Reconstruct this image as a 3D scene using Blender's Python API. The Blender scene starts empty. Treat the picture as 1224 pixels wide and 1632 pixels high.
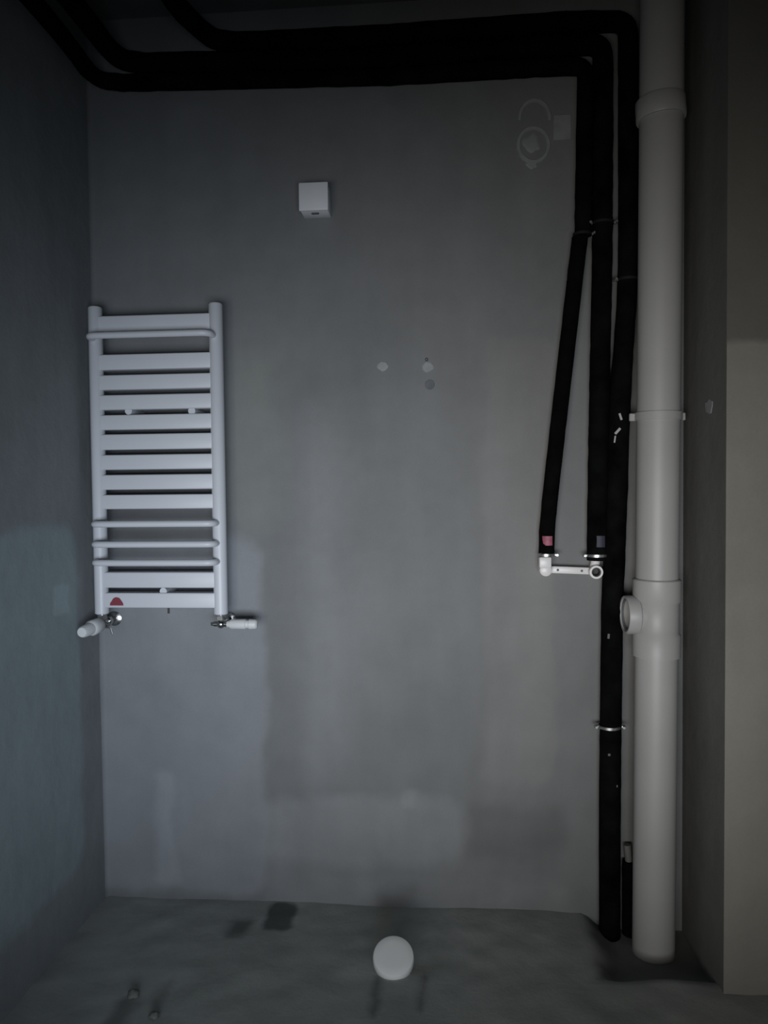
import bpy, bmesh, math, random
from mathutils import Vector, Matrix, noise
random.seed(7)
S = bpy.context.scene
COL = S.collection
R = math.radians

# ------------------------------------------------------------------ camera
CAM_Z, CAM_D, F = 1.19, 2.13, 1226.0
cam_data = bpy.data.cameras.new('camera')
cam = bpy.data.objects.new('camera', cam_data); COL.objects.link(cam)
cam_data.sensor_fit = 'VERTICAL'; cam_data.sensor_height = 24
cam_data.lens = F / 1632 * 24
cam_data.clip_start = 0.05
CR = (Matrix.Rotation(R(4.85), 3, 'Z') @ Matrix.Rotation(R(90 - 2.0), 3, 'X') @ Matrix.Rotation(R(-0.6), 3, 'Z'))
cam.matrix_world = Matrix.Translation((0, -CAM_D, CAM_Z)) @ CR.to_4x4()
S.camera = cam

# ------------------------------------------------------------------ world, light, exposure
w = bpy.data.worlds.new('world'); S.world = w; w.use_nodes = True
w.node_tree.nodes['Background'].inputs[0].default_value = (0.55, 0.62, 0.75, 1)
w.node_tree.nodes['Background'].inputs[1].default_value = 0.02
S.view_settings.view_transform = 'Standard'; S.view_settings.look = 'None'
S.view_settings.gamma = 1.0; S.view_settings.use_curve_mapping = False
S.view_settings.exposure = 0.08

def area(name, loc, target, sx, sy, power, color, spread=180):
    d = bpy.data.lights.new(name, 'AREA'); d.shape = 'RECTANGLE'; d.size = sx; d.size_y = sy
    d.energy = power; d.color = color; d.spread = R(spread)
    o = bpy.data.objects.new(name, d); COL.objects.link(o); o.location = loc
    o.rotation_euler = (Vector(target) - Vector(loc)).to_track_quat('-Z', 'Y').to_euler()
    return o
area('doorway_light', (-0.30, -2.75, 0.68), (0.38, 0, 0.96), 1.30, 0.80, 4.05, (1.0, 0.965, 0.92), 57)
area('hall_light', (0.10, -2.75, 0.66), (-0.66, 0, 0.90), 1.10, 0.80, 4.7, (0.75, 0.86, 1.0), 55)

# ------------------------------------------------------------------ pixel helpers (a point of the photo on a real plane)
def ray(px, py):
    return CR @ Vector(((px - 612) / F, -(py - 816) / F, -1))
C0 = Vector((0, -CAM_D, CAM_Z))
def PY(px, py, y=0.0):
    d = ray(px, py); t = (y - C0.y) / d.y; return C0 + d * t
def PX(px, py, x):
    d = ray(px, py); t = (x - C0.x) / d.x; return C0 + d * t
def PZ(px, py, z=0.0):
    d = ray(px, py); t = (z - C0.z) / d.z; return C0 + d * t

# ------------------------------------------------------------------ materials
def mat(name, color, rough=0.5, metal=0.0, bump=0.0, bscale=60, var=0.0, vscale=8, spec=0.5):
    m = bpy.data.materials.new(name); m.use_nodes = True; nt = m.node_tree; N = nt.nodes; L = nt.links
    b = N['Principled BSDF']; b.inputs['Roughness'].default_value = rough; b.inputs['Metallic'].default_value = metal
    b.inputs['Specular IOR Level'].default_value = spec
    tc = N.new('ShaderNodeTexCoord')
    n = N.new('ShaderNodeTexNoise'); n.inputs['Scale'].default_value = vscale; n.inputs['Detail'].default_value = 5
    L.new(tc.outputs['Object'], n.inputs['Vector'])
    r = N.new('ShaderNodeValToRGB')
    r.color_ramp.elements[0].position = 0.3; r.color_ramp.elements[1].position = 0.7
    r.color_ramp.elements[0].color = tuple(c * (1 - var) for c in color) + (1,)
    r.color_ramp.elements[1].color = tuple(min(1, c * (1 + var)) for c in color) + (1,)
    L.new(n.outputs['Fac'], r.inputs['Fac']); L.new(r.outputs['Color'], b.inputs['Base Color'])
    if bump:
        n2 = N.new('ShaderNodeTexNoise'); n2.inputs['Scale'].default_value = bscale; n2.inputs['Detail'].default_value = 4
        L.new(tc.outputs['Object'], n2.inputs['Vector'])
        bp = N.new('ShaderNodeBump'); bp.inputs['Strength'].default_value = bump; bp.inputs['Distance'].default_value = 0.002
        L.new(n2.outputs['Fac'], bp.inputs['Height']); L.new(bp.outputs['Normal'], b.inputs['Normal'])
    return m

def plaster(name, base, axes, patches, var=0.20, streak=0.06, rough=0.9):
    """cement render: mottled grey, trowel relief, skim, stain and painted shade patches [(a0,a1,b0,b1,corner,soft,factor rgb)] in wall metres"""
    m = bpy.data.materials.new(name); m.use_nodes = True; nt = m.node_tree; N = nt.nodes; L = nt.links
    b = N['Principled BSDF']; b.inputs['Roughness'].default_value = rough; b.inputs['Specular IOR Level'].default_value = 0.2
    geo = N.new('ShaderNodeNewGeometry'); pos = geo.outputs['Position']
    def noise_(scale, detail=4, vec=None, rgh=0.55):
        n = N.new('ShaderNodeTexNoise'); n.inputs['Scale'].default_value = scale; n.inputs['Detail'].default_value = detail
        n.inputs['Roughness'].default_value = rgh; L.new(vec or pos, n.inputs['Vector']); return n
    def math_(op, a, c=None):
        n = N.new('ShaderNodeMath'); n.operation = op
        for i, v in enumerate((a, c)):
            if v is None: continue
            if isinstance(v, (int, float)): n.inputs[i].default_value = v
            else: L.new(v, n.inputs[i])
        return n.outputs[0]
    n1 = noise_(2.6, 5); n2 = noise_(11, 5); n3 = noise_(160, 3)
    mp = N.new('ShaderNodeMapping'); mp.inputs['Scale'].default_value = (6, 6, 0.7); L.new(pos, mp.inputs['Vector'])
    n4 = noise_(1.6, 3, mp.outputs['Vector'])
    v = math_('MULTIPLY', math_('SUBTRACT', n1.outputs['Fac'], 0.5), var * 2.2)
    v = math_('ADD', v, math_('MULTIPLY', math_('SUBTRACT', n2.outputs['Fac'], 0.5), var * 1.1))
    v = math_('ADD', v, math_('MULTIPLY', math_('SUBTRACT', n4.outputs['Fac'], 0.5), streak * 3))
    v = math_('ADD', v, math_('MULTIPLY', math_('SUBTRACT', n3.outputs['Fac'], 0.5), 0.10))
    v = math_('ADD', v, 1.0)
    col = N.new('ShaderNodeVectorMath'); col.operation = 'SCALE'; col.inputs[0].default_value = base; L.new(v, col.inputs['Scale'])
    cur = col.outputs[0]
    dn = noise_(7, 3); ds = N.new('ShaderNodeVectorMath'); ds.operation = 'SUBTRACT'; L.new(dn.outputs['Color'], ds.inputs[0]); ds.inputs[1].default_value = (.5, .5, .5)
    dsc = N.new('ShaderNodeVectorMath'); dsc.operation = 'SCALE'; L.new(ds.outputs[0], dsc.inputs[0]); dsc.inputs['Scale'].default_value = 0.075
    ad = N.new('ShaderNodeVectorMath'); L.new(pos, ad.inputs[0]); L.new(dsc.outputs[0], ad.inputs[1])
    sep = N.new('ShaderNodeSeparateXYZ'); L.new(ad.outputs[0], sep.inputs[0])
    A, B = sep.outputs[axes[0]], sep.outputs[axes[1]]
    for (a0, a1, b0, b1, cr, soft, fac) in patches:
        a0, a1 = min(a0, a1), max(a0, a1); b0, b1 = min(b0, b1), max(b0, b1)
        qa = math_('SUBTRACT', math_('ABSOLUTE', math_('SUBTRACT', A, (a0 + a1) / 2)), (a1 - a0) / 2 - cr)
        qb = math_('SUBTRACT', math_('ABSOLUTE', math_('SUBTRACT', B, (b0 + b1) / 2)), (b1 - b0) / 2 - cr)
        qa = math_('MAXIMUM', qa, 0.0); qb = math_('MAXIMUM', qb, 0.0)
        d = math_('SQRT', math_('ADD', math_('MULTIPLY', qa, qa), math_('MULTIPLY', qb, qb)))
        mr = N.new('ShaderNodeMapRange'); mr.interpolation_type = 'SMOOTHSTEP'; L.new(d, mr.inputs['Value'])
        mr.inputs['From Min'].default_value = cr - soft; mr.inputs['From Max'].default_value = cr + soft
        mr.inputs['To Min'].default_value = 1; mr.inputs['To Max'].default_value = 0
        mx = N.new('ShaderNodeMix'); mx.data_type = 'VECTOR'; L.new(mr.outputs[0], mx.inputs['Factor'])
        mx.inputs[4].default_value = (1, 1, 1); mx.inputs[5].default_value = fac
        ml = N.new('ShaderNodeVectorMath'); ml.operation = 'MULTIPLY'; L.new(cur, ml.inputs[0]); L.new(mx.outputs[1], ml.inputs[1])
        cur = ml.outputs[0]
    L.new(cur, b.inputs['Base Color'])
    h = math_('ADD', math_('MULTIPLY', n1.outputs['Fac'], 3.0), math_('ADD', math_('MULTIPLY', n2.outputs['Fac'], 1.0), math_('MULTIPLY', n3.outputs['Fac'], 0.12)))
    bp = N.new('ShaderNodeBump'); bp.inputs['Strength'].default_value = 0.35; bp.inputs['Distance'].default_value = 0.006
    L.new(h, bp.inputs['Height']); L.new(bp.outputs['Normal'], b.inputs['Normal'])
    return m

M = dict(
    enamel=mat('white_enamel', (0.60, 0.61, 0.635), 0.38, spec=0.4, var=0.02),
    knob=mat('white_plastic', (0.66, 0.66, 0.65), 0.4, var=0.02),
    upvc=mat('drain_pvc', (0.375, 0.372, 0.365), 0.45, bump=0.05, bscale=40, var=0.05, vscale=5),
    boxpl=mat('box_plastic', (0.78, 0.79, 0.81), 0.45, var=0.03),
    white=mat('fitting_white', (0.72, 0.70, 0.69), 0.35, var=0.02),
    foam=mat('black_foam', (0.0035, 0.0035, 0.0038), 0.95, bump=0.5, bscale=120, var=0.35, vscale=25, spec=0.03),
    foamdust=mat('dusty_black_foam', (0.0042, 0.0043, 0.0046), 0.95, bump=0.5, bscale=90, var=0.6, vscale=14, spec=0.03),
    chrome=mat('chrome', (0.55, 0.55, 0.54), 0.22, metal=1.0, var=0.15, vscale=60),
    zinc=mat('zinc_steel', (0.50, 0.50, 0.48), 0.35, metal=0.9, var=0.25, vscale=90),
    rubber=mat('clamp_rubber', (0.012, 0.012, 0.012), 0.7, spec=0.2),
    hole=mat('dark_hole', (0.01, 0.01, 0.011), 0.9),
    brass=mat('grey_thread', (0.05, 0.05, 0.048), 0.7, metal=0.0, bump=0.3, bscale=300, var=0.3, vscale=200),
    red=mat('red_sticker', (0.22, 0.028, 0.045), 0.5, var=0.06),
    redmark=mat('red_mark', (0.30, 0.075, 0.115), 0.55, var=0.2, vscale=120),
    bluemark=mat('blue_mark', (0.022, 0.023, 0.040), 0.6, var=0.1),
    cap=mat('cap_grey_white', (0.76, 0.76, 0.73), 0.5, var=0.03),
    stub=mat('dusty_stub', (0.14, 0.14, 0.135), 0.8, bump=0.3, var=0.2, vscale=30),
    mortar=mat('mortar', (0.16, 0.165, 0.15), 0.95, bump=0.8, bscale=70, var=0.3, vscale=30, spec=0.1),
    dab=mat('plaster_dab', (0.30, 0.31, 0.31), 0.9, bump=0.4, var=0.12, vscale=25, spec=0.15),
    dabfaint=mat('faint_plaster_dab', (0.265, 0.27, 0.275), 0.9, bump=0.4, var=0.1, vscale=30, spec=0.15),
    plug=mat('grey_plug', (0.12, 0.13, 0.14), 0.8, var=0.15, vscale=60),
    tape=mat('tape', (0.42, 0.42, 0.40), 0.5, var=0.1),
)

# ------------------------------------------------------------------ mesh helpers
def obj(name, bm, m, parent=None, smooth=True, kind=None, origin=None, flat_angle=None):
    me = bpy.data.meshes.new(name)
    if parent is not None:
        bm.transform(Matrix.Translation(-parent_world(parent)))
    elif origin is not None:
        bm.transform(Matrix.Translation(-Vector(origin)))
    bmesh.ops.recalc_face_normals(bm, faces=bm.faces)
    bm.to_mesh(me); bm.free()
    if smooth:
        for p in me.polygons: p.use_smooth = True
        me.set_sharp_from_angle(angle=R(flat_angle or 38))
    me.materials.append(m)
    o = bpy.data.objects.new(name, me); COL.objects.link(o)
    if parent is not None: o.parent = parent
    elif origin is not None: o.location = origin
    if kind: o['kind'] = kind
    return o
def parent_world(p):
    v = Vector((0, 0, 0))
    while p is not None: v += p.location; p = p.parent
    return v
def thing(name, label, cat, loc, group=None):
    o = bpy.data.objects.new(name, None); COL.objects.link(o); o.location = loc; o.empty_display_size = 0.05
    o['label'] = label; o['category'] = cat
    if group: o['group'] = group
    return o
def tag(o, label, cat, group=None):
    o['label'] = label; o['category'] = cat
    if group: o['group'] = group
    return o
def box(bm, c, s, bev=0.0, seg=2):
    r = bmesh.ops.create_cube(bm, size=1.0)
    bmesh.ops.scale(bm, vec=s, verts=r['verts']); bmesh.ops.translate(bm, vec=c, verts=r['verts'])
    if bev:
        es = list({e for v in r['verts'] for e in v.link_edges})
        bmesh.ops.bevel(bm, geom=es, offset=bev, segments=seg, profile=0.5, affect='EDGES')
def smooth_path(pts, n=8):
    pts = [Vector(p) for p in pts]; out = []
    P = [2 * pts[0] - pts[1]] + pts + [2 * pts[-1] - pts[-2]]
    for i in range(1, len(P) - 2):
        for k in range(n):
            t = k / n; a, b_, c, d = P[i - 1], P[i], P[i + 1], P[i + 2]
            out.append(0.5 * ((2 * b_) + (-a + c) * t + (2 * a - 5 * b_ + 4 * c - d) * t * t + (-a + 3 * b_ - 3 * c + d) * t ** 3))
    out.append(pts[-1]); return out
def fillet(pts, r, n=6):
    pts = [Vector(p) for p in pts]; out = [pts[0]]
    for i in range(1, len(pts) - 1):
        a, p, b_ = pts[i - 1], pts[i], pts[i + 1]
        u = (a - p); v = (b_ - p); rr = min(r, u.length * .49, v.length * .49)
        A = p + u.normalized() * rr; B = p + v.normalized() * rr
        for k in range(n + 1):
            t = k / n; out.append(A * (1 - t) ** 2 + p * 2 * t * (1 - t) + B * t * t)
    out.append(pts[-1]); return out
def tube(bm, path, r, seg=16, caps=True, wob=0.0, wf=20):
    """r: number or list of radii along path"""
    path = [Vector(p) for p in path]; n = len(path)
    rs = r if isinstance(r, (list, tuple)) else [r] * n
    t0 = (path[1] - path[0]).normalized()
    up = Vector((0, 0, 1)) if abs(t0.z) < 0.9 else Vector((1, 0, 0))
    nrm = t0.cross(up).normalized(); rings = []
    for i, p in enumerate(path):
        if i == 0: t = t0
        elif i == n - 1: t = (path[-1] - path[-2]).normalized()
        else:
            t = (path[i + 1] - path[i - 1]); t = t.normalized() if t.length > 1e-9 else t0
        nrm = (nrm - t * nrm.dot(t)).normalized(); bi = t.cross(nrm)
        ring = []
        for k in range(seg):
            a = 2 * math.pi * k / seg; d = nrm * math.cos(a) + bi * math.sin(a)
            rr = rs[i]
            if wob: rr *= 1 + wob * noise.noise((p + d * rr) * wf)
            ring.append(bm.verts.new(p + d * rr))
        rings.append(ring)
    for a, b_ in zip(rings, rings[1:]):
        for k in range(seg):
            bm.faces.new((a[k], a[(k + 1) % seg], b_[(k + 1) % seg], b_[k]))
    if caps:
        bm.faces.new(rings[0][::-1]); bm.faces.new(rings[-1])
def resample(path, step):
    path = [Vector(p) for p in path]; out = [path[0]]
    for a, b_ in zip(path, path[1:]):
        n = max(1, int((b_ - a).length / step))
        for k in range(1, n + 1): out.append(a.lerp(b_, k / n))
    return out
def lathe(bm, origin, axis, prof, seg=24):
    """prof [(h along axis, radius)], closes ends at r=0"""
    o = Vector(origin); ax = Vector(axis).normalized()
    up = Vector((0, 0, 1)) if abs(ax.z) < 0.9 else Vector((0, 1, 0))
    u = ax.cross(up).normalized(); v = ax.cross(u); prev = None
    for h, r in prof:
        if r < 1e-6: cur = [bm.verts.new(o + ax * h)]
        else: cur = [bm.verts.new(o + ax * h + (u * math.cos(2 * math.pi * k / seg) + v * math.sin(2 * math.pi * k / seg)) * r) for k in range(seg)]
        if prev:
            for k in range(seg):
                a, b_ = prev[k % len(prev)], prev[(k + 1) % len(prev)]
                c, d = cur[(k + 1) % len(cur)], cur[k % len(cur)]
                f = []
                for q in (a, b_, c, d):
                    if q not in f: f.append(q)
                if len(f) > 2: bm.faces.new(f)
        prev = cur
def ringband(bm, c, axis, r_in, r_out, h, seg=28):
    lathe(bm, c, axis, [(-h / 2, r_in), (-h / 2, r_out), (h / 2, r_out), (h / 2, r_in), (-h / 2, r_in)], seg)
BM = bmesh.new

# ------------------------------------------------------------------ the room
XL = PZ(160, 1440).x                 # left wall
cr_ = PZ(1153, 1583)                 # foot of the projecting corner at the right
XR, YR = cr_.x, cr_.y
H = 2.50
YB, XF = -3.6, XR + 0.95
print('room', XL, XR, YR)
def wallbox(name, x0, x1, y0, y1, z0, z1, m):
    bm = BM(); box(bm, ((x0 + x1) / 2, (y0 + y1) / 2, (z0 + z1) / 2), (x1 - x0, y1 - y0, z1 - z0))
    return obj(name, bm, m, smooth=False, kind='structure')
def bp_(x0, y0, x1, y1, cr, soft, f, Y=0):
    a, b_ = PY(x0, y0, Y), PY(x1, y1, Y)
    return (a.x, b_.x, a.z, b_.z, cr, soft, f if isinstance(f, tuple) else (f, f, f))
back_p = [
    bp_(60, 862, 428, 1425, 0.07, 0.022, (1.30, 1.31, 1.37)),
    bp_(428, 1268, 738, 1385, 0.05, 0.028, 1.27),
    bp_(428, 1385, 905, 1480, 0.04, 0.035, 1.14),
    bp_(770, 540, 885, 1250, 0.03, 0.018, (1.12, 1.09, 1.07)),
    bp_(480, 640, 545, 1260, 0.05, 0.04, 1.13),
    bp_(640, 1262, 668, 1290, 0.02, 0.012, 1.12),
    bp_(248, 1230, 285, 1410, 0.02, 0.018, 1.18),
    bp_(365, 560, 450, 840, 0.05, 0.05, (1.10, 1.12, 1.06)),
    bp_(745, 1285, 900, 1368, 0.03, 0.03, 0.82),
    bp_(600, 1415, 660, 1462, 0.03, 0.03, 0.72),  # shadow of the capped stub, painted into the wall colour
]
m_back = plaster('render_back', (0.188, 0.191, 0.190), (0, 2), back_p)
lz = lambda px, py: PX(px, py, XL)
a_, b_ = lz(20, 850), lz(118, 1330)
left_p = [(a_.y - 1.0, b_.y + .05, a_.z, b_.z - .1, 0.08, 0.02, (1.18, 1.32, 1.32))]
a_, b_ = lz(86, 936), lz(112, 976)
left_p.append((a_.y, b_.y, a_.z, b_.z, 0.01, 0.008, (1.2, 1.2, 1.2)))
m_left = plaster('render_left', (0.235, 0.248, 0.254), (1, 2), left_p)
m_right = plaster('render_right', (0.16, 0.16, 0.15), (1, 2), [], var=0.2)
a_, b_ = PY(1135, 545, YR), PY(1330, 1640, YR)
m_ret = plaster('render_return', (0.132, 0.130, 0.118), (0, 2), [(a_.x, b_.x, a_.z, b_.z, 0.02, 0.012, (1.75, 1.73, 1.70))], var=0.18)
m_ceil = plaster('ceiling_render', (0.16, 0.16, 0.155), (0, 1), [])
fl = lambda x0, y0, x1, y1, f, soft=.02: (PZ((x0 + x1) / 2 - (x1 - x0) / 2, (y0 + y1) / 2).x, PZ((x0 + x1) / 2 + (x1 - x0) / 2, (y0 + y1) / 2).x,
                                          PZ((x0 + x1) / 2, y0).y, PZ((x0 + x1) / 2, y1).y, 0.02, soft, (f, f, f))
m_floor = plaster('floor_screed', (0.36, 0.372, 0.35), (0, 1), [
    fl(365, 1462, 400, 1492, 0.5), fl(425, 1440, 468, 1482, 0.35, .012), fl(592, 1556, 608, 1626, 0.55, .015),
    fl(662, 1552, 674, 1610, 0.6, .015), fl(950, 1440, 1150, 1552, 0.5, .03), fl(180, 1590, 215, 1640, 0.55), fl(245, 1560, 262, 1600, .7)], var=0.3, streak=0.0)  # wide patch over the sunken pocket paints its shade into the colour

wall_back = wallbox('wall_back', XL - 0.1, XR + 0.1, 0, 0.12, -0.12, H, m_back)
wall_left = wallbox('wall_left', XL - 0.12, XL, YB, 0.0, -0.12, H, m_left)
wall_right = wallbox('wall_right', XR, XR + 0.1, YR + 0.0002, 0.0, -0.12, H, m_right)
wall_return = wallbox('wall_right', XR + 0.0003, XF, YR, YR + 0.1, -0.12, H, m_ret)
wallbox('wall_right', XF, XF + 0.1, YB, YR, -0.12, H, m_right)
wallbox('wall_front', XL, -0.55, YB - 0.1, YB, -0.12, H, m_left)
wallbox('wall_front', 0.75, XF, YB - 0.1, YB, -0.12, H, m_left)
wallbox('wall_front', -0.55, 0.75, YB - 0.1, YB, 2.05, H, m_left)
wallbox('ceiling', XL - 0.1, XF + 0.1, YB - 0.1, 0.1, H, H + 0.1, m_ceil)
bm = BM(); rf = 0.018; ang = [R(90) * k / 8 for k in range(9)]      # trowelled cove in the left corner
cols = []
for z in [H * i / 40 for i in range(41)]:
    q = rf * (1 + .35 * noise.noise(Vector((3, 5, z * 4))))
    cols.append([bm.verts.new((XL - .001 + q * (1 - math.cos(a)), -(q * (1 - math.sin(a))) + .001, z)) for a in ang])
for c1, c2 in zip(cols, cols[1:]):
    for i in range(8): bm.faces.new((c1[i], c1[i + 1], c2[i + 1], c2[i]))
obj('corner_cove', bm, m_back, parent=wall_left)
# floor: uneven screed with a rough sunken pocket round the pipes
pit_x0 = PZ(935, 1500).x; pit_y0 = PZ(1000, 1562).y
print('pit', pit_x0, pit_y0)
def floor_z(x, y):
    n = 0.006 * noise.noise(Vector((x * 3, y * 3, 0))) + 0.003 * noise.noise(Vector((x * 14, y * 14, 3)))
    wv = 0.02 * noise.noise(Vector((x * 9, y * 9, 7)))
    sx = min(1, max(0, (x - pit_x0 + wv) / 0.07)); sy = min(1, max(0, (y - pit_y0 + wv) / 0.07))
    k = min(sx, sy); k = k * k * (3 - 2 * k)
    return n - 0.040 * k
bm = BM()
x0, x1, y0, y1 = XL, XF, YB, 0.0
xs = [x0 + (x1 - x0) * i / 150 for i in range(151)]
ys = [y0 + 2.4 * i / 24 for i in range(24)] + [y0 + 2.4 + (1.2) * i / 90 for i in range(91)]
g = [[bm.verts.new((x, y, floor_z(x, y))) for x in xs] for y in ys]
for j in range(len(ys) - 1):
    for i in range(len(xs) - 1): bm.faces.new((g[j][i], g[j][i + 1], g[j + 1][i + 1], g[j + 1][i]))
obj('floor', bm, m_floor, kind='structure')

# plaster dabs, plugs and marks on the back wall (parts of the wall)
def blob(bm, c, nrm, rx, rz, th, seg=22, irr=0.15, seed=0):
    """low irregular dab lying on a wall whose outward normal is nrm"""
    c = Vector(c); nrm = Vector(nrm); u = Vector((0, 0, 1)).cross(nrm).normalized(); v = Vector((0, 0, 1))
    prev = None
    for j, (f, h) in enumerate(((1.0, -0.001), (0.92, th * .8), (0.55, th), (0, th))):
        if f == 0: cur = [bm.verts.new(c + nrm * h)]
        else:
            cur = []
            for k in range(seg):
                a = 2 * math.pi * k / seg; q = 1 + irr * noise.noise(Vector((math.cos(a) * 1.5, math.sin(a) * 1.5, seed)))
                cur.append(bm.verts.new(c + u * rx * f * q * math.cos(a) + v * rz * f * q * math.sin(a) + nrm * h))
        if prev:
            for k in range(seg):
                if len(cur) == 1: bm.faces.new((prev[k], prev[(k + 1) % seg], cur[0]))
                else: bm.faces.new((prev[k], prev[(k + 1) % seg], cur[(k + 1) % seg], cur[k]))
        prev = cur
FN = (0, -1, 0)
def dab(px, py, rx, rz, m, name='plaster_dab', parent=None, th=0.002, irr=0.25, label=None):
    bm = BM(); p = PY(px, py, 0); blob(bm, p, FN, rx / 575, rz / 575, th, seed=px * .37, irr=irr)
    o = obj(name, bm, m, parent=wall_back, flat_angle=60)
    if label: o['label'] = label
    return o
dab(610, 584, 9, 8, M['dab'], label='pale plaster dab left of the small drilled hole')
dab(682, 585, 9, 9, M['dab'], label='pale plaster dab just under the small drilled hole')
dab(685, 613, 8, 8, M['plug'], 'filled_hole', irr=0.05, label='round dark grey filled hole')
bm = BM(); p = PY(680, 573, 0); lathe(bm, p + Vector((0, 0.0, 0)), FN, [(-0.001, .0045), (.0012, .0045), (.0012, .0028), (-.0005, .0026), (-.0005, 0)], 14)
obj('drill_hole', bm, M['hole'], parent=wall_back)
# scratchy ring marks and square dab near the risers
def ring_mark(px, py, rpx, hpx, a0, a1, wpx, label):
    bm = BM(); pts = []
    for k in range(37):
        a = a0 + (a1 - a0) * k / 36
        p = PY(px + rpx * math.cos(a), py - hpx * math.sin(a), 0.0006); pts.append(p)
    tube(bm, pts, [wpx / 575 * (1 + .3 * noise.noise(p * 60)) for p in pts], 8)
    for v in bm.verts: v.co.y = max(-0.0022, min(0.001, v.co.y))
    o = obj('ring_mark', bm, M['dabfaint'], parent=wall_back); o['label'] = label
ring_mark(850, 231, 24, 27, 0, 2 * math.pi, 3.2, 'faint pale ring of plaster on the wall')
ring_mark(852, 190, 24, 30, R(-5), R(185), 3.0, 'faint pale plaster arch above the ring')
dab(848, 228, 14, 15, M['dabfaint'], irr=.5, th=.001)
dab(848, 262, 9, 7, M['dabfaint'], irr=.5, th=.001)
bm = BM(); p = PY(896, 203, 0); box(bm, (p.x, -0.0005, p.z), (27 / 575, 0.003, 38 / 575), 0.001, 1)
o = obj('plaster_dab', bm, M['dabfaint'], parent=wall_back); o['label'] = 'small square plaster patch beside the ring mark'
# dab on the right recess wall
bm = BM(); p = PX(1130, 647, XR); blob(bm, p, (-1, 0, 0), .03, .016, .002, seed=3, irr=.5)
obj('plaster_dab', bm, M['dabfaint'], parent=wall_right)

# ------------------------------------------------------------------ towel radiator
YC = -0.080                                       # column axis depth
RC = 0.0190
def rp(px, py, y=YC): return PY(px, py, y)
top, bot = rp(153, 487), rp(162, 979)
xl = (rp(153, 500).x + rp(161, 960).x) / 2; xr = (rp(345, 500).x + rp(350.5, 960).x) / 2
zt, zb = rp(250, 486).z, rp(250, 979).z
rad = thing('towel_radiator', 'white ladder towel radiator with flat rungs hung on the grey wall at left', 'radiator', ((xl + xr) / 2, 0, zb))
print('radiator', xl, xr, zt, zb)
for x in (xl, xr):
    bm = BM()
    lathe(bm, (x, YC, zb), (0, 0, 1), [(0, 0), (0, RC - .004), (.003, RC), (zt - zb - .005, RC), (zt - zb - .001, RC - .003), (zt - zb, RC - .007), (zt - zb, 0)], 28)
    for v in bm.verts:                            # D-section: flattened back
        if v.co.y > YC + 0.012: v.co.y = YC + 0.012
    obj('column', bm, M['enamel'], parent=rad)
bars = [(501, 532), (563, 588), (596, 620), (628, 652), (660, 684), (691, 716), (724, 748), (756, 780), (788, 811), (912, 937), (945, 969)]
for a, b_ in bars:
    z1, z0 = rp(250, a, YC - .012).z, rp(250, b_, YC - .012).z
    bm = BM(); box(bm, ((xl + xr) / 2, YC + .004, (z0 + z1) / 2), (xr - xl - RC * 1.2, .036, z1 - z0), .004, 3)
    obj('rung', bm, M['enamel'], parent=rad)
for py, fw in ((536, .055), (833, .05), (865, .05), (894, .05)):
    z = rp(348, py).z; bm = BM()
    path = fillet([(xl, YC, z), (xl, YC - fw, z), (xr - .003, YC - fw, z), (xr - .003, YC, z)], .026, 8)
    tube(bm, resample(path, .03), .0088, 16)
    o = obj('hanging_rail', bm, M['enamel'], parent=rad)
for px, py in ((209, 656), (309, 656), (264, 941)):   # brackets seen through the slots
    p = PY(px, py, YC + .01); bm = BM()
    tube(bm, [(p.x, 0.0, p.z), (p.x, YC - .008, p.z)], .0100, 16)
    obj('wall_bracket', bm, M['enamel'], parent=rad)
# half-round red sticker
bm = BM(); c = rp(186, 965, YC - .0145)
rx, rz = 11.5 / 598, 13.5 / 598
vs = [(c.x + rx * s, c.z + rz * t) for s, t in ((-1, 0), (1, 0), (.93, .3), (.68, .62), (.40, .93), (.12, 1.0), (-.2, 1.0), (-.5, .85), (-.72, .55), (-.95, .3))]
f_ = [bm.verts.new((x, YC - .0152, z)) for x, z in vs]; k_ = [bm.verts.new((x, YC - .0138, z)) for x, z in vs]
bm.faces.new(f_); bm.faces.new(k_[::-1])
for i in range(len(vs)): bm.faces.new((f_[i], f_[(i + 1) % len(vs)], k_[(i + 1) % len(vs)], k_[i]))
o = obj('sticker', bm, M['red'], parent=rad, smooth=False); o['label'] = 'half-round dark red sticker on the lowest rung'
# little bleed screw poking below the lowest rung
bm = BM(); p = rp(270, 974, YC + .01); lathe(bm, (p.x, YC + .004, p.z), (0, 0, 1), [(-.005, 0), (-.005, .003), (.014, .003), (.014, 0)], 10)
obj('vent_screw', bm, M['brass'], parent=rad)

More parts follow.
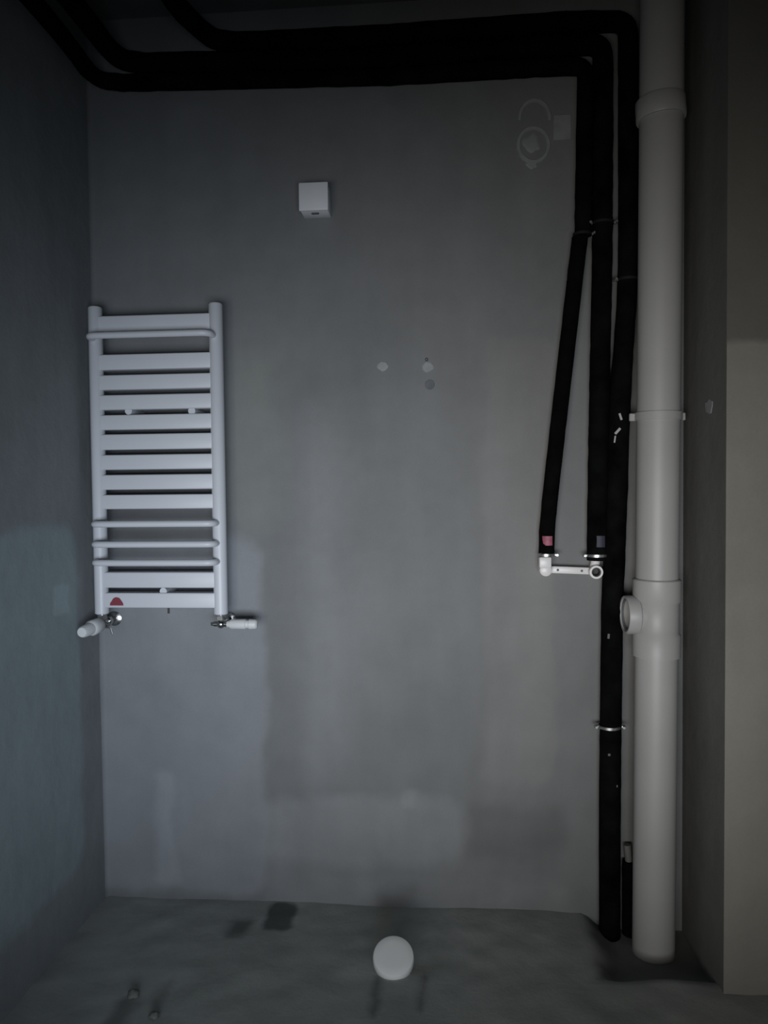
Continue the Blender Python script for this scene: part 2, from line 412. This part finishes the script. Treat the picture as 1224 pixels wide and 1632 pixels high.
def valve(x, knob_axis, style):
    zc = zb - .026
    bm = BM()
    tube(bm, [(x, YC, zb - .014), (x, YC, zb + .004)], .0095, 18)                         # tail
    bmesh.ops.create_uvsphere(bm, u_segments=18, v_segments=12, radius=.0125, matrix=Matrix.Translation((x, YC, zc)))
    tube(bm, [(x, YC, zc), (x, -.004, zc)], .0085, 16)                                    # spigot to the wall
    lathe(bm, (x, -.0005, zc), FN, [(0, 0), (0, .021), (.003, .021), (.007, .013), (.007, 0)], 24)
    kx = Vector(knob_axis)
    lathe(bm, (x, YC, zc), kx, [(0, 0), (0, .0085), (.020, .0085), (.020, 0)], 16)
    body = obj('valve_body', bm, M['chrome'], parent=rad)
    bm = BM(); lathe(bm, (x, YC, zb - .0145), (0, 0, 1), [(0, 0), (0, .0145), (.011, .0145), (.013, .012), (.013, 0)], 6)
    obj('union_nut', bm, M['chrome'], parent=body, flat_angle=20)
    bm = BM(); lathe(bm, (x, YC + .030, zc), (0, 1, 0), [(0, 0), (0, .0135), (.014, .0135), (.014, 0)], 6)
    obj('union_nut', bm, M['chrome'], parent=body, flat_angle=20)
    bm = BM()
    if style == 'fat':
        prof = [(.012, 0), (.012, .013), (.020, .0195), (.058, .0215), (.064, .019), (.067, .0165), (.104, .0155), (.110, .0125), (.111, 0)]
    else:
        prof = [(.013, 0), (.013, .008), (.022, .009), (.030, .0135), (.068, .0138), (.070, .0112), (.077, .0112), (.079, .0138), (.097, .013), (.101, .009), (.102, 0)]
    lathe(bm, (x, YC, zc), kx, prof, 26)
    kn = obj('valve_knob', bm, M['knob'], parent=body)
    bm = BM(); nub = -kx if style != 'fat' else Vector((1, -.3, -.35)).normalized()
    lathe(bm, (x, YC, zc), nub, [(.008, 0), (.008, .0075), (.020, .0075), (.021, .0055), (.028, .005), (.029, 0)], 12)
    obj('valve_plug', bm, M['chrome'], parent=body)
    if style == 'fat':                                                                  # small dangling lever
        bm = BM(); tube(bm, smooth_path([(x + .018, YC, zc + .004), (x + .024, YC - .004, zc - .008), (x + .030, YC - .004, zc - .028)], 5), .0028, 8)
        obj('lever', bm, M['zinc'], parent=body)
valve(xl, (-.05, -1, -0.04), 'fat')
valve(xr, (1, 0, 0.0), 'slim')

# ------------------------------------------------------------------ junction box high on the wall
a_, b_ = PY(475.5, 291, -.07), PY(523, 334, -.07)
jx, jw = (a_.x + b_.x) / 2, b_.x - a_.x; jz0, jz1 = b_.z, a_.z
jb = thing('junction_box', 'small white square surface box mounted high on the back wall', 'electrical box', (jx, 0, jz0))
bm = BM(); box(bm, (jx, -.030, (jz0 + jz1) / 2), (jw - .004, .060, jz1 - jz0 - .004), .003, 2); obj('box_body', bm, M['boxpl'], parent=jb)
bm = BM(); box(bm, (jx, -.0655, (jz0 + jz1) / 2), (jw, .009, jz1 - jz0), .003, 2); obj('box_cover', bm, M['boxpl'], parent=jb)
bm = BM(); box(bm, (jx, -.042, jz0 + .001), (.020, .012, .004), .003, 2)
o = obj('cable_slot', bm, M['plug'], parent=jb); o['label'] = 'dark cable slot in the underside'

# ------------------------------------------------------------------ white drain stack
YS, RS = -0.098, 0.0535
s0, s1 = PY(1041.5, 1490, YS), PY(1055, 60, YS)
def sp(z): t = (z - s0.z) / (s1.z - s0.z); return s0.lerp(s1, t)
sax = (s1 - s0).normalized()
st = thing('drain_stack', 'thick white plastic drain stack standing in the right corner', 'pipe', sp(-.045))
bm = BM(); tube(bm, resample([sp(-.06), sp(H - .001)], .2), RS, 40); obj('stack_pipe', bm, M['upvc'], parent=st)
def zpx(py, px=1048): return PY(px, py, YS - RS).z
def collar(z0, z1, ro, name='socket_collar', tilt=None):
    bm = BM(); ax = sax if tilt is None else (sax + Vector(tilt)).normalized(); h = z1 - z0
    lathe(bm, sp(z0), ax, [(0, RS - .003), (0, ro - .0015), (.003, ro), (h - .004, ro), (h, ro - .003), (h + .002, RS - .003)], 40)
    return obj(name, bm, M['upvc'], parent=st)
collar(zpx(176), zpx(142), RS + .0075, tilt=(-.06, 0, 0))
# tee with a side inlet
tee = BM(); z0, z1 = zpx(1052), zpx(926); h = z1 - z0; r1, r2 = RS + .0065, RS + .002
lathe(tee, sp(z0), sax, [(0, RS - .003), (0, r1), (.055, r1), (.062, r2), (h - .062, r2), (h - .055, r1), (h - .003, r1), (h, r1 - .003), (h, RS - .003)], 40)
bz = zpx(985); bo = sp(bz)
bax = Vector((-1, -.06, 0)).normalized()
lathe(tee, bo, bax, [(0, .042), (.048, .042), (.052, .050), (.079, .050), (.082, .048), (.082, .0435), (.045, .042)], 36)
tee_o = obj('tee_fitting', tee, M['upvc'], parent=st)
bm = BM(); lathe(bm, bo + bax * .073, bax, [(0, .039), (0, .0435), (.005, .0435), (.005, .039), (0, .039)], 32)
o = obj('rubber_seal', bm, M['plug'], parent=tee_o)
bm = BM(); lathe(bm, bo + bax * .050, bax, [(0, 0), (0, .0425), (.003, .0425), (.003, 0)], 32)
obj('inlet_bore', bm, M['stub'], parent=tee_o)
# saddle clip
zc = zpx(661); bm = BM(); ringband(bm, sp(zc), sax, RS - .001, RS + .0045, .020, 40)
cl = obj('pipe_clip', bm, M['upvc'], parent=st)
for s in (-1, 1):
    bm = BM(); box(bm, (sp(zc).x + s * (RS + .007), YS + .012, zc), (.020, .010, .020), .002, 1)
    obj('clip_lug', bm, M['upvc'], parent=cl)
bm = BM(); tube(bm, [(sp(zc).x, YS + RS, zc), (sp(zc).x, 0, zc)], .008, 12); obj('clip_stem', bm, M['zinc'], parent=cl)

# ------------------------------------------------------------------ black insulated pipes
YP = -0.036
def mm(px, w=24): return px / 590 / 2
def sleeve(name, path, r, parent, m='foam', wob=.05, seg=18):
    bm = BM(); tube(bm, resample(path, .025), r, seg, wob=wob, wf=35); return obj(name, bm, M[m], parent=parent)
def clamp(parent, c, ax, r, screws=(1,), w=.007, band='zinc'):
    bm = BM(); ringband(bm, c, ax, r - .001, r + .0022, w, 24)
    o = obj('pipe_clamp', bm, M[band], parent=parent)
    for s in screws:
        bm = BM(); box(bm, (c.x + s * (r + .006), c.y - .004, c.z), (.012, .010, .009), .002, 1)
        lathe(bm, (c.x + s * (r + .007), c.y - .016, c.z), (0, 1, 0), [(0, 0), (0, .0035), (.008, .0035), (.008, 0)], 8)
        obj('clamp_screw', bm, M['zinc'], parent=o)
    return o
ZUP = Vector((0, 0, 1))
# left ends of the overhead runs swing forward along the left wall under the ceiling
def run(y_at_right, y_mid, y_left, x_turn, fwd_x, Y=YP):
    pts = [PY(900, y_at_right, Y), PY(620, y_mid, Y), PY(x_turn + 60, y_left, Y)]
    z = pts[-1].z
    e = Vector((XL + fwd_x, 0, z))
    q = PY(x_turn, y_left, Y); pts += [Vector((q.x, Y - .012, z)), Vector((q.x - .05, Y - .06, z)), Vector((e.x, -.30, z)), Vector((e.x, -.9, z)), Vector((e.x, -1.6, z))]
    return pts
# A: hot feed, slants to the left end of the mounting bar
ra, rb, rd = .0210, .0265, .0290
A = thing('insulated_pipe', 'black insulated pipe slanting down left, red mark above the bar end', 'pipe', PY(871, 884, YP))
A['group'] = 'black insulated water pipes'
topA = run(106, 122, 131, 190, .065)
riser = fillet([topA[0], PY(933.5, 106, YP), PY(929, 376, YP)], .035, 6)
ov = smooth_path(topA[1:][::-1], 5)
sleeve('upper_sleeve', ov + riser, .0220, A, 'foamdust', .08)
sleeve('lower_sleeve', smooth_path([PY(924, 379, YP), PY(918, 430, YP), PY(910, 500, YP), PY(876, 800, YP), PY(870.5, 882, YP)], 5), ra, A)
clamp(A, PY(928, 374, YP), ZUP, .0225, (1,), band='rubber')
clamp(A, PY(870.5, 884, YP), ZUP, ra - .0005, (1,))
c = PY(872, 862, YP - ra)
bm = BM(); ringp = [(c.x + .004 + .0222 * math.sin(a), YP - (ra + .0012) * math.cos(a)) for a in [R(q) for q in range(-46, 27, 8)]]
lo = [bm.verts.new((x, y, c.z - .0125)) for x, y in ringp]; hi = [bm.verts.new((x, y, c.z + .0125)) for x, y in ringp]
for i in range(len(lo) - 1): bm.faces.new((lo[i], lo[i + 1], hi[i + 1], hi[i]))
o = obj('colour_mark', bm, M['redmark'], parent=A); o['label'] = 'dull red mark on the foam near the lower end'
# B: straight middle pipe
B = thing('insulated_pipe', 'black insulated pipe dropping straight to the open right end of the bar', 'pipe', PY(951, 886, YP))
B['group'] = 'black insulated water pipes'
topB = run(72, 92, 100, 225, .117)
path = smooth_path(topB[1:][::-1], 5) + fillet([topB[0], PY(961, 70, YP), PY(960, 400, YP), PY(954, 700, YP), PY(951, 893, YP)], .04, 6)
sleeve('foam_sleeve', path, rb, B, 'foamdust', .06)
clamp(B, PY(960.5, 356, YP), ZUP, .0265, (-1, 1), band='rubber')
clamp(B, PY(951, 885, YP), ZUP, rb - .001, (-1, 1))
c = PY(951, 862, YP)
bm = BM(); ringp = [(c.x + .005 + .0277 * math.sin(a), YP - (rb + .0012) * math.cos(a)) for a in [R(q) for q in range(-55, 26, 10)]]
lo = [bm.verts.new((x, y, c.z - .015)) for x, y in ringp]; hi = [bm.verts.new((x, y, c.z + .015)) for x, y in ringp]
for i in range(len(lo) - 1): bm.faces.new((lo[i], lo[i + 1], hi[i + 1], hi[i]))
o = obj('colour_mark', bm, M['bluemark'], parent=B); o['label'] = 'dark blue mark on the foam near the lower end'
# D: riser to the floor
D = thing('insulated_pipe', 'black insulated riser running past the bar down to the floor', 'pipe', PY(972, 1450, YP))
D['group'] = 'black insulated water pipes'
topD = run(36, 56, 66, 365, .33)
zf = -.06
down = [PY(1001.5, 300, YP), PY(1000, 450, YP), PY(988, 640, YP), PY(982, 800, YP), PY(978.5, 905, YP), PY(976, 960, YP), PY(974, 1100, YP), PY(972, 1300, YP)]
e = PY(972, 1440, YP); e.z = zf; down.append(e)
down_p = smooth_path(down, 6)
path = resample(smooth_path(topD[1:][::-1], 5) + fillet([topD[0], PY(1001, 34, YP), PY(1001.5, 290, YP)], .04, 6) + down_p, .025)
zsw = PY(995, 560, YP).z
bm = BM(); tube(bm, path, [.0258 if p.z > zsw else min(.0285, .0258 + (zsw - p.z) * .02) for p in path], 18, wob=.05, wf=35)
obj('foam_sleeve', bm, M['foamdust'], parent=D)
clamp(D, PY(1001, 446, YP), ZUP, .0262, (-1, 1), band='rubber')
clamp(D, PY(971, 1157, YP), ZUP, rd, (-1, 1))
for px, py, w_, h_, rot in ((989, 664, 3.5, 11, -18), (984.5, 687, 4, 12, 42), (980, 700, 2.5, 11, 8), (987, 922, 2.5, 16, 3), (970, 1014, 3.5, 8, 5), (971, 1203, 4, 4, 0), (983, 1253, 3, 4, 0)):
    bm = BM(); box(bm, (0, 0, 0), (w_ / 600, .0015, h_ / 600), .0005, 1)
    c = PY(px, py, YP - rd - .0005); k = 1 - min(.95, abs((px - 980) / 17)) ** 2 if py < 900 else 1 - min(.9, abs((px - 974) / 17)) ** 2
    c = PY(px, py, YP - (.030 if py < 800 else rd * math.sqrt(max(.1, k)) + .001))
    bm.transform(Matrix.Translation(c) @ Matrix.Rotation(R(rot), 4, 'Y'))
    obj('tape_tag' if py < 800 else 'pale_fleck', bm, M['tape'] if py < 800 else M['stub'], parent=D)  # lower pieces: small pale grey flecks on the sleeve
# E: short sleeved stub between riser and stack, at the foot
E = thing('insulated_pipe', 'short black insulated stub at the floor behind the white drain stack', 'pipe', PY(1004, 1450, -.03))
E['group'] = 'black insulated water pipes'
t_ = PY(1004.5, 1372, -.0225); b0 = Vector((t_.x, -.0225, -.06))
sleeve('foam_sleeve', [t_, b0], .0215, E, 'foam', .06)
bm = BM(); p = PY(1001, 1352, -.02); tube(bm, [t_ + Vector((-.004, 0, 0)), t_ + Vector((-.008, 0, .045))], .010, 14)
o = obj('pipe_end', bm, M['stub'], parent=E); o['label'] = 'bare grey pipe end above the foam'

# ------------------------------------------------------------------ white tap mounting bar between the feeds
YM = -0.030
l = PY(870, 909, YM - .02); r_ = PY(950.5, 912, YM - .02)
mb = thing('mounting_bar', 'white tap mounting bar with two elbows, left plugged and right open', 'plumbing fitting', ((l.x + r_.x) / 2, 0, l.z))
bm = BM(); box(bm, ((l.x + r_.x) / 2, -.020, (l.z + r_.z) / 2), ((r_ - l).length - .012, .018, .0195), .003, 2)
bm.transform(Matrix.Translation(((l.x + r_.x) / 2, 0, (l.z + r_.z) / 2)) @ Matrix.Rotation(math.atan2(l.z - r_.z, r_.x - l.x), 4, 'Y') @ Matrix.Translation((-(l.x + r_.x) / 2, 0, -(l.z + r_.z) / 2)))
bar = obj('bar', bm, M['white'], parent=mb)
for f in (.26, .74):
    p = l.lerp(r_, f); bm = BM(); lathe(bm, (p.x, -.0285, p.z), FN, [(0, 0), (0, .0035), (.0018, .003), (.0018, 0)], 12)
    obj('screw_head', bm, M['plug'], parent=bar)
for p, isopen in ((l, False), (r_, True)):
    bm = BM()
    if isopen:
        lathe(bm, (p.x, -.001, p.z), FN, [(0, 0), (0, .0165), (.034, .0165), (.036, .0185), (.048, .0185), (.050, .0175), (.050, .0125), (.020, .0115), (.020, 0)], 30)
        zt_ = PY(951, 886, YP).z
        tube(bm, [(PY(951, 886, YP).x, YP + .006, zt_), (p.x, YP + .012, p.z + .013)], .0125, 16)
        o = obj('elbow', bm, M['white'], parent=mb); o['label'] = 'open threaded elbow at the right end'
        bm = BM(); lathe(bm, (p.x, -.024, p.z), FN, [(0, 0), (0, .012), (.022, .0122), (.022, .0100), (.003, .0095), (.003, 0)], 24)
        obj('thread_insert', bm, M['brass'], parent=o)
    else:
        lathe(bm, (p.x, -.001, p.z), FN, [(0, 0), (0, .0165), (.044, .0170), (.049, .0160), (.051, .0130), (.051, 0)], 30)
        q = PY(868, 888, YP); box(bm, (q.x, YP - .004, (q.z + p.z) / 2 + .004), (.0325, .030, q.z - p.z - .004), .004, 2)
        o = obj('elbow', bm, M['white'], parent=mb); o['label'] = 'plugged elbow at the left end'

# ------------------------------------------------------------------ capped stub in the floor
c = PZ(627, 1524, .035)
tilt = Vector((0.03, -.52, .86)).normalized()
px_m = F / (CR.inverted() @ (C0 - c)).z
rad_c = 33 / px_m
print('stub', c, px_m, rad_c)
fs = thing('capped_floor_pipe', 'short drain stub with a round white cap poking up from the floor', 'pipe', (c.x, c.y, 0))
bm = BM(); tube(bm, [c - tilt * .12, c - tilt * .012], rad_c - .006, 32); obj('stub_pipe', bm, M['stub'], parent=fs)
bm = BM(); lathe(bm, c - tilt * .022, tilt, [(0, rad_c - .007), (0, rad_c - .001), (.002, rad_c), (.019, rad_c), (.0235, rad_c - .002), (.026, rad_c - .007), (.028, rad_c * .6), (.0285, 0)], 48)
obj('cap', bm, M['cap'], parent=fs)

# ------------------------------------------------------------------ mortar crumbs on the floor
def lump(px, py, r, h, label, seed):
    p = PZ(px, py); bm = BM(); bmesh.ops.create_icosphere(bm, subdivisions=3, radius=1)
    for v in bm.verts:
        n = 1 + .35 * noise.noise(v.co * 1.4 + Vector((seed, 0, 0))) + .12 * noise.noise(v.co * 4 + Vector((seed, 9, 0)))
        v.co = Vector((v.co.x * r * n, v.co.y * r * .8 * n, v.co.z * h * n))
    z = floor_z(p.x, p.y); bm.transform(Matrix.Translation((p.x, p.y, z + h * .45)))
    return tag(obj('mortar_lump', bm, M['mortar'], origin=(p.x, p.y, z), flat_angle=80), label, 'rubble', 'mortar crumbs on the floor')
lump(212, 1586, .014, .010, 'pale mortar lump on the floor at lower left, the farther one', 1)
lump(246, 1618, .011, .008, 'small mortar crumb on the floor nearest the bottom left edge', 5)
